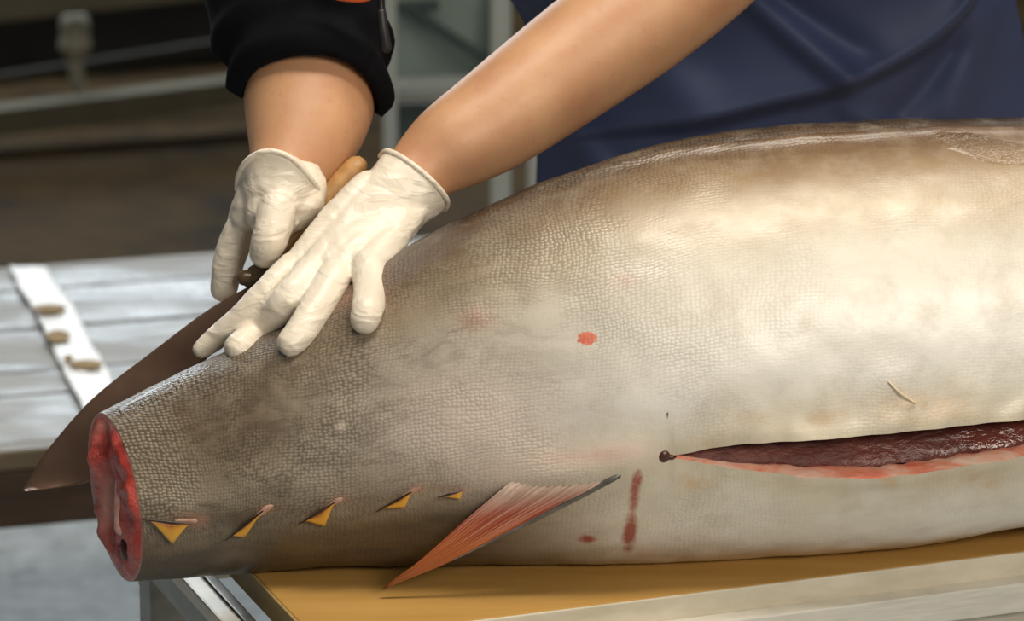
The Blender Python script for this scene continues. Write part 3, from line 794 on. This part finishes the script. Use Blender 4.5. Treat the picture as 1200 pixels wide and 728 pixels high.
# eyes
for s in (-1, 1):
    bm = bmesh.new(); ball(bm, hp(s*0.032, -0.080, 0.018), 0.0125); obj('eye', bm, M['black_plastic'], person, True)
# hair
bm = bmesh.new(); ball(bm, hp(0, 0.014, 0.030), 0.104, (0.80, 0.94, 1.0), HR)
bmesh.ops.bisect_plane(bm, geom=bm.verts[:] + bm.edges[:] + bm.faces[:], plane_co=hp(0, -0.03, 0.035), plane_no=HR @ Vector((0, -0.75, -0.65)).normalized(), clear_outer=True)
obj('hair', bm, M['hair'], person, True)
# shirt with sleeves pushed up to the forearm
bm = bmesh.new(); body_core(bm, 0.012)
slv = [P(352, -40, 2.842), P(340, -130, 2.88)]
tube(bm, slv + [slv[-1].lerp(SHR, .5), SHR], [0.064, 0.062, 0.066, 0.070], 28, cap=False)
bmesh.ops.holes_fill(bm, edges=[e for e in bm.edges if e.is_boundary])
el = lp_[-1]
tube(bm, [P(862, -72, 2.838), el.lerp(SHL, .25), el.lerp(SHL, .6), SHL], [0.056, 0.060, 0.062, 0.068], 24, cap=False)
bmesh.ops.holes_fill(bm, edges=[e for e in bm.edges if e.is_boundary])
shirt = remeshed('shirt', bm, 0.0055, 4, M['black_cloth'], person); shirt['label'] = 'black long sleeved top with sleeve pushed up'
for v in shirt.data.vertices:
    v.co += Vector((fnoise(v.co, 22), fnoise(v.co + Vector((9, 0, 0)), 22), 0)) * 0.0035
# rolled cuff of the pushed-up sleeve
CUFFL = [(276, 116, 2.790), (282, 96, 2.775), (300, 78, 2.758), (330, 66, 2.746), (362, 61, 2.741), (396, 65, 2.745), (426, 80, 2.755), (447, 104, 2.770), (454, 136, 2.792),
         (444, 134, 2.815), (402, 112, 2.838), (340, 108, 2.842), (292, 116, 2.825)]
cl_, _r = smooth_path([P(*p) for p in CUFFL] + [P(*CUFFL[0])], [1.0] * 14, 5); cl_ = cl_[:-1]; nl = len(cl_)
cc = sum(cl_, Vector()) / nl; axd = (P(352, -40, 2.842) - P(362, 95, 2.79)).normalized()
top_c = P(338, -60, 2.85)
lrows = []
for i in range(31):
    t = i / 30; row_ = []
    for q_, p in enumerate(cl_):
        rel = p - cc; rel = rel - axd * rel.dot(axd)
        tp = top_c + rel.normalized() * 0.074
        a_ = p.lerp(tp, t)
        out = rel.normalized()
        bul = 0.005 * math.exp(-((t - 0.10) / 0.06) ** 2) - 0.002 * math.exp(-((t - 0.24) / 0.05) ** 2) + 0.005 * math.exp(-((t - 0.36) / 0.08) ** 2)
        bul += 0.004 * fnoise((p + axd * t * .12), 34) * sstep(0, .2, t)
        row_.append(a_ + out * (bul - 0.004 * (1 - sstep(0, 0.06, t))))
    lrows.append(row_ + [row_[0]])
slo = grid('sleeve', lrows, M['black_cloth'], shirt); slo['label'] = 'black sleeve bunched above the forearm'
smd = slo.modifiers.new('thick', 'SOLIDIFY'); smd.thickness = 0.004; smd.offset = -1
# trousers, boots
for s in (-1, 1):
    bm = bmesh.new(); tube(bm, [(0.24 + s*0.085, 0.60, 0.93), (0.24 + s*0.10, 0.58, 0.5), (0.24 + s*0.11, 0.62, 0.22)], [0.11, 0.085, 0.075], 18); obj('trouser_leg', bm, M['trouser'], person, True)
    bm = bmesh.new(); tube(bm, [(0.24 + s*0.11, 0.62, 0.30), (0.24 + s*0.112, 0.62, 0.12), (0.24 + s*0.12, 0.60, 0.058), (0.24 + s*0.132, 0.47, 0.047)], [0.066, 0.060, 0.057, 0.046], 16, 1.0); b_ = obj('boot', bm, M['boot'], person, True)
    for v in b_.data.vertices: v.co.z = max(v.co.z, 0.002)
# apron: sheet over the front of the torso with its folds
def fold(px, py):
    """how far the cloth stands towards the viewer, metres, from the folds seen in the photo"""
    h_ = 0.0
    CR1 = [(560, 176), (700, 150), (820, 137), (900, 118), (990, 96), (1085, 48), (1130, 5), (1165, -60), (1190, -160)]
    yc = interp(CR1, px); s = py - yc
    if s < 0: h_ += 0.034 * math.exp(s / 60.0) * (0.35 + 0.65 * sstep(640, 860, px))
    else: h_ += 0.034 * math.exp(-(s / 9.0) ** 2) * (0.35 + 0.65 * sstep(640, 860, px))
    def ridge(x0, y0, x1, y1, w, amp):
        dx, dy = x1 - x0, y1 - y0; L = math.hypot(dx, dy); t = ((px - x0) * dx + (py - y0) * dy) / L / L
        dd_ = ((px - x0) * -dy + (py - y0) * dx) / L; e = 0 if 0 <= t <= 1 else min(abs(t), abs(t - 1)) * L
        return amp * math.exp(-(dd_ / w) ** 2) * math.exp(-(e / (w * 1.5)) ** 2)
    h_ += ridge(850, -30, 990, 95, 15, 0.014) - ridge(880, -30, 1010, 60, 18, 0.006)
    h_ += ridge(1115, 60, 1060, 125, 18, -0.010) + ridge(1150, 20, 1120, 130, 22, 0.010)
    h_ += ridge(700, 20, 800, 110, 30, 0.010) + ridge(640, 120, 700, 190, 18, 0.010)
    h_ += ridge(1000, 130, 1050, 160, 14, 0.006) + ridge(600, 10, 622, 60, 8, 0.006)
    return h_
vs, fs = [], []
NU, NZ = 150, 210
YF = [(0.40, 0.43), (0.80, 0.43), (0.95, 0.425), (1.02, 0.42), (1.11, 0.405), (1.22, 0.365), (1.32, 0.315), (1.44, 0.25)]
XL = [(0.40, 0.00), (0.95, 0.02), (1.08, 0.022), (1.13, 0.014), (1.18, -0.012), (1.22, -0.02), (1.32, 0.02), (1.44, 0.10)]
XR = [(0.40, 0.46), (0.95, 0.45), (1.10, 0.425), (1.18, 0.405), (1.32, 0.38), (1.44, 0.31)]
for j in range(NZ + 1):
    z = interp([(0, 0.40), (30, 0.98), (31, 0.9821), (170, 1.29), (171, 1.2925), (210, 1.44)], j) if False else (0.40 + 0.58 * j / 30 if j <= 30 else (0.98 + 0.31 * (j - 30) / 140 if j <= 170 else 1.29 + 0.15 * (j - 170) / 40))
    for i in range(NU + 1):
        s = i / NU * 2 - 1; xl, xr = interp(XL, z), interp(XR, z)
        x = (xl + xr) / 2 + s * (xr - xl) / 2
        y = interp(YF, z) + 0.085 * abs(s) ** 2.6 + 0.06 * (x - 0.21) * 0.5
        p = Vector((x, y, z)); a_, b_, d_ = proj(p)
        f_ = fold(a_, b_) if -200 < b_ < 330 else 0.0
        p -= CF * (f_ - 0.016); p -= CF * 0.004 * fnoise(p, 9)
        vs.append(p)
m_ = NU + 1
for j in range(NZ):
    for i in range(NU): fs.append((j*m_+i, j*m_+i+1, (j+1)*m_+i+1, (j+1)*m_+i))
ap = mesh_from('apron', vs, fs, M['apron'], person); ap['label'] = 'creased navy blue apron'
sm = ap.modifiers.new('thick', 'SOLIDIFY'); sm.thickness = 0.0022; sm.offset = 1
bm = bmesh.new()
for s in (-1, 1):
    tube(bm, [(0.205 + s*0.10, 0.252, 1.43), (0.205 + s*0.085, 0.295, 1.53), (0.205 + s*0.05, 0.39, 1.575), (0.205, 0.43, 1.56)], [0.011] * 4, 8, 0.3)
obj('apron_strap', bm, M['apron'], person, True)

# gloves: palm and five fingers each
def finger(bm, pts):
    ps = [p[0] if isinstance(p[0], Vector) else P(p[0], p[1], p[2]) for p in pts]
    rs = [p[1] if isinstance(p[0], Vector) else PXM(p[3], p[2]) for p in pts]
    tube(bm, ps, rs, 18, 1.0, 5)
def on(px, py, rpx): return (px, py, proj(surf(px, py, PXM(rpx, 2.67) * 0.80))[2], rpx)
bm = bmesh.new()
# pressing hand: wrist, flat back, metacarpals, fingers running down over the flank
HN = (CU * 0.75 - CF * 0.66).normalized()
def loft_loop(bm, loop, ec, side, nn, hw, ht):
    """glove sleeve from the open cuff to an oval inside the back of the hand"""
    ps, _ = smooth_path([P(*p) for p in loop] + [P(*loop[0])], [1.0] * (len(loop) + 1), 6); ps = ps[:-1]
    c_ = sum(ps, Vector()) / len(ps); rg = []; n_ = len(ps)
    for t in [i_ / 6 for i_ in range(7)]:
        row_ = []
        for p in ps:
            q_ = p - c_; an = math.atan2(q_.dot(nn), q_.dot(side))
            e_ = ec + side * (hw * math.cos(an)) + nn * (ht * math.sin(an))
            row_.append(bm.verts.new(p.lerp(e_, t)))
        rg.append(row_)
    for a_, b_ in zip(rg, rg[1:]):
        for q_ in range(n_): bm.faces.new((a_[q_], a_[(q_+1) % n_], b_[(q_+1) % n_], b_[q_]))
    for r_ in (rg[0], rg[-1]):
        cv_ = bm.verts.new(sum((v.co for v in r_), Vector()) / n_)
        for q_ in range(n_): bm.faces.new((r_[q_], r_[(q_+1) % n_], cv_))
LOOPL = [(446, 183, 2.729), (454, 177, 2.714), (472, 185, 2.705), (494, 201, 2.701), (513, 219, 2.705), (524, 236, 2.718), (518, 245, 2.735), (494, 226, 2.752), (464, 197, 2.748)]
SIDE = (P(500, 260, 2.7) - P(440, 200, 2.7)).normalized()
loft_loop(bm, LOOPL, P(420, 280, 2.692), SIDE, HN, 0.022, 0.009)
tube(bm, [P(474, 224, 2.722), P(440, 258, 2.704), P(408, 292, 2.686), P(392, 306, 2.680)], [PXM(r_, 2.7) for r_ in (44, 50, 50, 44)], 24, 0.46, 5, True, HN)
for kx, ky, kd, kr in ((346, 312, 2.688, 17), (366, 318, 2.677, 19), (396, 322, 2.670, 19.5), (432, 314, 2.668, 19)):
    wx = 455 + (kx - 390) * 0.55; wy = 236 + (kx - 390) * 0.40
    finger(bm, [(wx, wy, 2.712, 20), (lerp(wx, kx, .5), lerp(wy, ky, .5), lerp(2.712, kd, .5), 21), (kx, ky, kd, kr)])
finger(bm, [(344, 312, 2.688, 18), (312, 343, 2.678, 17), (280, 375, 2.682, 16), (254, 396, 2.690, 14.5), (236, 409, 2.692, 11.5)])
finger(bm, [(366, 318, 2.676, 20), (338, 352, 2.660, 20), on(307, 386, 19.5), on(280, 407, 18)])
finger(bm, [(394, 322, 2.668, 20.5), (377, 352, 2.652, 20.5), on(358, 382, 20), on(342, 401, 18)])
finger(bm, [(432, 312, 2.668, 21), (434, 340, 2.650, 20), on(431, 361, 19.5), on(428, 374, 18.5)])
# thumb tucked under the far side against the knife
finger(bm, [(430, 235, 2.735, 20), (396, 262, 2.752, 18), (366, 292, 2.757, 15)])
gl = remeshed('glove', bm, 0.0012, 5, M['glove'], person); gl['label'] = 'white glove pressed flat on the fish'
def glove_detail(o, dirv, wrist, seed):
    dirv = dirv.normalized()
    nrm_ = [v.normal.copy() for v in o.data.vertices]; newco = []
    for v in o.data.vertices:
        q = v.co - wrist; t = q.dot(dirv)
        w = 1 - sstep(0.0, 0.095, t)
        # loose latex: slanting creases across the back of the hand and wrist
        s = t * 380 + 4.0 * fnoise(v.co + Vector((seed, 0, 0)), 26) + q.dot(CU) * 90
        cr = (abs(math.sin(s * 0.5)) ** 0.7 - 0.6) * sstep(-0.1, 0.35, fnoise(v.co + Vector((0, seed, 2)), 42))
        newco.extend(v.co + nrm_[v.index] * (0.0022 * cr * w + 0.0004 * fnoise(v.co, 120) + 0.0006 * fnoise(v.co, 50)))
    o.data.vertices.foreach_set('co', newco); o.data.update()
glove_detail(gl, P(380, 318, 2.67) - P(485, 205, 2.73), P(485, 205, 2.73), 3.1)
def cuff(pts, r, parent):
    bm = bmesh.new(); ps = [P(*p) for p in pts]
    tube(bm, ps + [ps[0]], [r] * (len(ps) + 1), 8, 1.0, 6, False)
    o = obj('cuff', bm, M['glove'], parent, True); return o
cuff(LOOPL, 0.0021, gl)

bm = bmesh.new()
# knife hand: back of the hand, thumb lying along the handle, fingers wrapped behind
LOOPR = [(278, 222, 2.742), (280, 204, 2.722), (291, 187, 2.706), (312, 177, 2.698), (338, 183, 2.698), (359, 203, 2.708), (375, 227, 2.728), (366, 238, 2.752), (335, 222, 2.774), (300, 216, 2.768)]
loft_loop(bm, LOOPR, P(322, 262, 2.722), CR, -CF, 0.017, 0.012)
finger(bm, [(330, 214, 2.735, 40), (326, 224, 2.728, 46), (322, 246, 2.722, 36)])
finger(bm, [(352, 215, 2.735, 30), (354, 238, 2.728, 27), (345, 255, 2.726, 18)])
finger(bm, [(308, 205, 2.735, 28), (300, 230, 2.732, 24), (290, 250, 2.736, 21)])
finger(bm, [(326, 238, 2.712, 25), (321, 262, 2.704, 22.5), (315, 283, 2.702, 21.5), (311, 296, 2.706, 19)])     # thumb
finger(bm, [(293, 240, 2.744, 20), (278, 278, 2.748, 19), (267, 312, 2.752, 18.5), (262, 338, 2.757, 16.5)])     # index finger along the spine
for (x, y, e) in ((318, 262, 0), (338, 246, 1), (356, 232, 2)):                                                  # fingers closed behind the handle
    finger(bm, [(x, y, 2.748, 18), (x + 6, y + 12, 2.768, 18), (x + 22, y + 24, 2.772, 17), (x + 32, y + 24, 2.762, 15)])
gr = remeshed('glove', bm, 0.0012, 5, M['glove'], person); gr['label'] = 'white glove gripping the knife handle'
glove_detail(gr, P(318, 262, 2.72) - P(335, 200, 2.74), P(335, 195, 2.742), 8.7)
cuff(LOOPR, 0.0020, gr)
settle(person)
# orange strap with a black cord hanging by the sleeve
la = empty('lanyard', P(420, -10, 2.74)); tag(la, 'orange strap with black cord hanging beside the black sleeve', 'lanyard')
bm = bmesh.new(); tube(bm, [P(384, -10, 2.735), P(402, -6, 2.732), P(425, -5, 2.732), P(447, -12, 2.735)], [0.0045, 0.0048, 0.0048, 0.004], 12); obj('strap', bm, M['orange'], la, True)
bm = bmesh.new(); tube(bm, [P(447, -12, 2.735), P(446, 0, 2.737), P(447, 16, 2.738)], [0.0022] * 3, 8); obj('cord', bm, M['black_plastic'], la, True)
bm = bmesh.new(); tube(bm, [P(447, 15, 2.738), P(449, 34, 2.739), P(453, 56, 2.742)], [0.0036, 0.0040, 0.0040], 10, 1.0, 4); obj('cord_end', bm, M['black_plastic'], la, True)
bm = bmesh.new(); tube(bm, [P(384, -10, 2.735), P(400, -160, 2.72), Vector((0.11, 0.16, 1.42)), Vector((0.14, 0.22, 1.55))], [0.003] * 4, 8); obj('neck_cord', bm, M['black_plastic'], la, True)
settle(la)

# ------------------------------------------------------------------ wet plank table behind
WZ = 0.55
k = NT('wet_planks'); v = k.coord('Object', (0.7, 3.2, 1))
f = k.noise(6, 6, 0.65, v, 0.5); f2 = k.noise(5, 5, 0.6, k.coord('Object', (0.7, 1.5, 1)), 0.4)
c = k.ramp(f, [(0.30, srgb(104, 104, 98)), (0.5, srgb(142, 144, 142)), (0.70, srgb(170, 174, 174))])
c = k.mix(k.ramp(f2, [(0.45, 0.0), (0.62, 0.7)]), c, srgb(132, 122, 104)); k.color(c)
k.rough(k.ramp(f2, [(0.40, 0.14), (0.56, 0.55)])); k.bump(k.math('ADD', f, f2), 0.4, 0.01); M['wetplank'] = k.m
A0 = G(-460, 353, WZ); A1_ = G(300, 297, WZ); WX = (A1_ - A0); WX.normalize(); WY = Vector((-WX.y, WX.x, 0))
n0 = G(60, 516, WZ); wd_ = -(n0 - A0).dot(WY)
wt = empty('plank_table', (A0 - WY * wd_ / 2 + WX * .9) * 1.0); wt.location.z = 0
tag(wt, 'low wet grey plank table with dark brown edge behind the knife', 'table')
NP = 8; LWT = 2.1
for i in range(NP):
    w = wd_ / NP; vv = -w * (i + .5)
    bm = bmesh.new(); dz = random.uniform(-0.002, 0.002)
    bar(bm, A0 + WY * vv + Vector((0, 0, dz - .012)), A0 + WX * LWT + WY * vv + Vector((0, 0, dz - .012)), w - 0.003, 0.024, bev=0.003); obj('plank', bm, M['wetplank'], wt)
M['brown_beam'] = simple('dark_brown_beam', srgb(50, 36, 26), srgb(78, 58, 42), 7, 0.55, 0, (1, 1, 5), 0.2, 0.004)
M['pale_beam'] = simple('tan_beam', srgb(92, 80, 60), srgb(116, 102, 80), 7, 0.5, 0, (1, 1, 5), 0.2, 0.004)
for vv in (-wd_ - 0.008, 0.012):
    bm = bmesh.new(); bar(bm, A0 + WY * vv + Vector((0, 0, -.012)), A0 + WX * LWT + WY * vv + Vector((0, 0, -.012)), 0.03, 0.022, bev=0.003); obj('edge_strip', bm, M['pale_beam'], wt)
    bm = bmesh.new(); bar(bm, A0 + WY * vv + Vector((0, 0, -.055)), A0 + WX * LWT + WY * vv + Vector((0, 0, -.055)), 0.026, 0.062, bev=0.003); obj('apron_beam', bm, M['brown_beam'], wt)
for uu in (0.06, LWT - .06):
    for vv in (-wd_ + 0.04, -0.03):
        b0 = A0 + WX * uu + WY * vv
        bm = bmesh.new(); bar(bm, Vector((b0.x, b0.y, 0.001)), Vector((b0.x, b0.y, WZ - .026)), 0.05, 0.05, up=WX, bev=0.004); obj('leg', bm, M['brown_beam'], wt)
settle(wt)
# white strip shaped and coloured as a band of reflection across the planks
M['white_strip'] = simple('white_reflection', srgb(240, 238, 230), srgb(252, 251, 246), 30, 0.3, 0, (1, 1, 1), 0.5, 0.006)
M['strip_gap'] = simple('tan_blotch', srgb(140, 116, 78), srgb(166, 142, 104), 20, 0.8)
M['strip_gap'].node_tree.nodes['Principled BSDF'].inputs['Specular IOR Level'].default_value = 0.1
sp_ = empty('reflection_strip', G(80, 400, WZ + .004)); tag(sp_, 'white strip with tan patches standing in for a reflection on wet planks', 'strip')
cl = [(32, 318, 21), (48, 345, 24), (66, 372, 24), (82, 405, 24), (100, 440, 26), (116, 470, 26), (134, 508, 24)]
vs, fs = [], []; NL, NSs = 60, 12
for i in range(NL + 1):
    x = i / NL * (len(cl) - 1); a = min(int(x), len(cl) - 2); f = x - a
    cx, cy, w = (lerp(cl[a][q_], cl[a+1][q_], f) for q_ in range(3))
    for j in range(NSs + 1):
        s = j / NSs * 2 - 1; p = G(cx + s * w * (1 + .12 * fnoise((i * .3, s, 0), 1)), cy, WZ)
        p.z = WZ + 0.0045 + 0.004 * abs(fnoise((i * .35, s * 1.5, 4), 1.0)) - (0.001 if abs(s) == 1 else 0)
        vs.append(p)
m_ = NSs + 1
for i in range(NL):
    for j in range(NSs): fs.append((i*m_+j, i*m_+j+1, (i+1)*m_+j+1, (i+1)*m_+j))
so = mesh_from('strip', vs, fs, M['white_strip'], sp_); smd = so.modifiers.new('thick', 'SOLIDIFY'); smd.thickness = 0.002; smd.offset = 1
for (x, y, w, h_) in ((58, 362, 20, 5), (68, 394, 14, 7), (101, 427, 20, 5), (80, 420, 6, 4)):
    bm = bmesh.new(); rg = []
    for i in range(18):
        a = 2 * math.pi * i / 18; p = G(x + w * math.cos(a) * (1 + .15 * fnoise((i, x, 0), .7)), y + h_ * math.sin(a), WZ + 0.0112); rg.append(bm.verts.new(p))
    bm.faces.new(rg); r_ = bmesh.ops.extrude_face_region(bm, geom=bm.faces[:]); bmesh.ops.translate(bm, verts=[e for e in r_['geom'] if isinstance(e, bmesh.types.BMVert)], vec=(0, 0, 0.0006)); obj('tan_patch', bm, M['strip_gap'], so)
settle(sp_)

# ------------------------------------------------------------------ sink bench far behind
BY0 = G(-160, 190, 0.0); BY1 = G(420, 118 + 25, 0.0); BX = (BY1 - BY0).normalized(); BYv = Vector((-BX.y, BX.x, 0))
def bench_pt(px, py, off=0.0):
    """point on the bench's front plane seen in this column and row"""
    r = CF + CR * ((px - 600) / FPX) + CU * ((364 - py) / FPX); n = BYv; t = (BY0 + BYv * off - CAM).dot(n) / r.dot(n)
    return CAM + r * t
bench = empty('sink_bench', (BY0 + BY1) / 2); tag(bench, 'dim steel sink bench with drain pipe standing behind the plank table', 'bench')
def bbar(name, x0, y0, x1, y1, hpx, depth, mat, off=0.0, ext=True):
    a_, b_ = bench_pt(x0, y0, off), bench_pt(x1, y1, off)
    hz = abs(bench_pt(x0, y0 - hpx / 2, off).z - bench_pt(x0, y0 + hpx / 2, off).z)
    bm = bmesh.new(); bar(bm, a_, b_, depth, hz, bev=0.004); return obj(name, bm, mat, bench)
bbar('bottom_rail', -160, 160.5, 420, 88, 32, 0.06, M['bench_metal'])
bbar('top_rail', -160, 24, 420, -40, 34, 0.06, M['bench_metal'])
bbar('sink_body', -160, -8, 420, -72, 40, 0.05, M['bench_metal'])
bbar('cross_brace', -160, 118, 330, 40, 12, 0.03, M['bench_dark2'], 0.25)
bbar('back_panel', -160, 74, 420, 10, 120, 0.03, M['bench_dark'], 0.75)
bm = bmesh.new()
pc, p1, p2, p3 = bench_pt(88, 28, .1), bench_pt(88, 60, .1), bench_pt(90, 90, .1), bench_pt(97, 122, .1)
tube(bm, [pc, p1, p2, p3], [0.016, 0.016, 0.016, 0.014], 14); pi_ = obj('drain_pipe', bm, M['pipe'], bench, True)
bm = bmesh.new(); tube(bm, [bench_pt(88, 30, .1), bench_pt(88, 40, .1), bench_pt(88, 56, .1), bench_pt(88, 62, .1)], [0.032, 0.030, 0.034, 0.024], 16); obj('pipe_collar', bm, M['pipe'], pi_, True)
for px_ in (-140, 400):
    b0 = bench_pt(px_, 100, .02); bm = bmesh.new(); bar(bm, Vector((b0.x, b0.y, .001)), Vector((b0.x, b0.y, bench_pt(px_, 0).z)), 0.05, 0.05, up=BX); obj('leg', bm, M['bench_metal'], bench)
settle(bench)
# green-grey trolley glimpsed between the arms
def back_pt(px, py, Y):
    r = CF + CR * ((px - 600) / FPX) + CU * ((364 - py) / FPX); return CAM + r * ((Y - CAM.y) / r.y)
tr_ = empty('trolley', (back_pt(520, 200, 3.0).x, 3.0, 0)); tag(tr_, 'green grey metal trolley with slanting braces seen between the arms', 'trolley')
def tbar(name, x0, y0, x1, y1, hpx, dep, mat, Y):
    a_, b_ = back_pt(x0, y0, Y), back_pt(x1, y1, Y); bm = bmesh.new(); bar(bm, a_, b_, dep, hpx * 5.6 / FPX, up=(0, -.3, 1) if abs(x1 - x0) > abs(y1 - y0) * .3 else (1, 0, 0), bev=0.003); return obj(name, bm, mat, tr_)
tbar('side_panel', 452, 20, 600, 20, 160, 0.01, M['green_panel'], 3.04)
tbar('brace', 478, 10, 590, 84, 13, 0.012, M['green_dark'], 3.0)
tbar('brace', 455, 10, 515, 5, 12, 0.012, M['green_dark'], 3.0)
tbar('rail', 455, 104, 660, 96, 18, 0.03, M['post'], 3.0)
tbar('lower_panel', 452, 150, 660, 146, 68, 0.01, M['green_dark'], 3.05)
for (x, w) in ((457, 17), (587, 24), (628, 20)):
    b0 = back_pt(x, 100, 2.98); bm = bmesh.new(); bar(bm, Vector((b0.x, b0.y, 0.002)), Vector((b0.x, b0.y, 0.95)), 0.03, w * 5.6 / FPX, up=(1, 0, 0), bev=0.003); obj('post', bm, M['post'], tr_)
settle(tr_)
print('ZT', ZT, 'table angle', math.degrees(math.atan2(TX.y, TX.x)), 'u0', u0, 'wd', wd_)
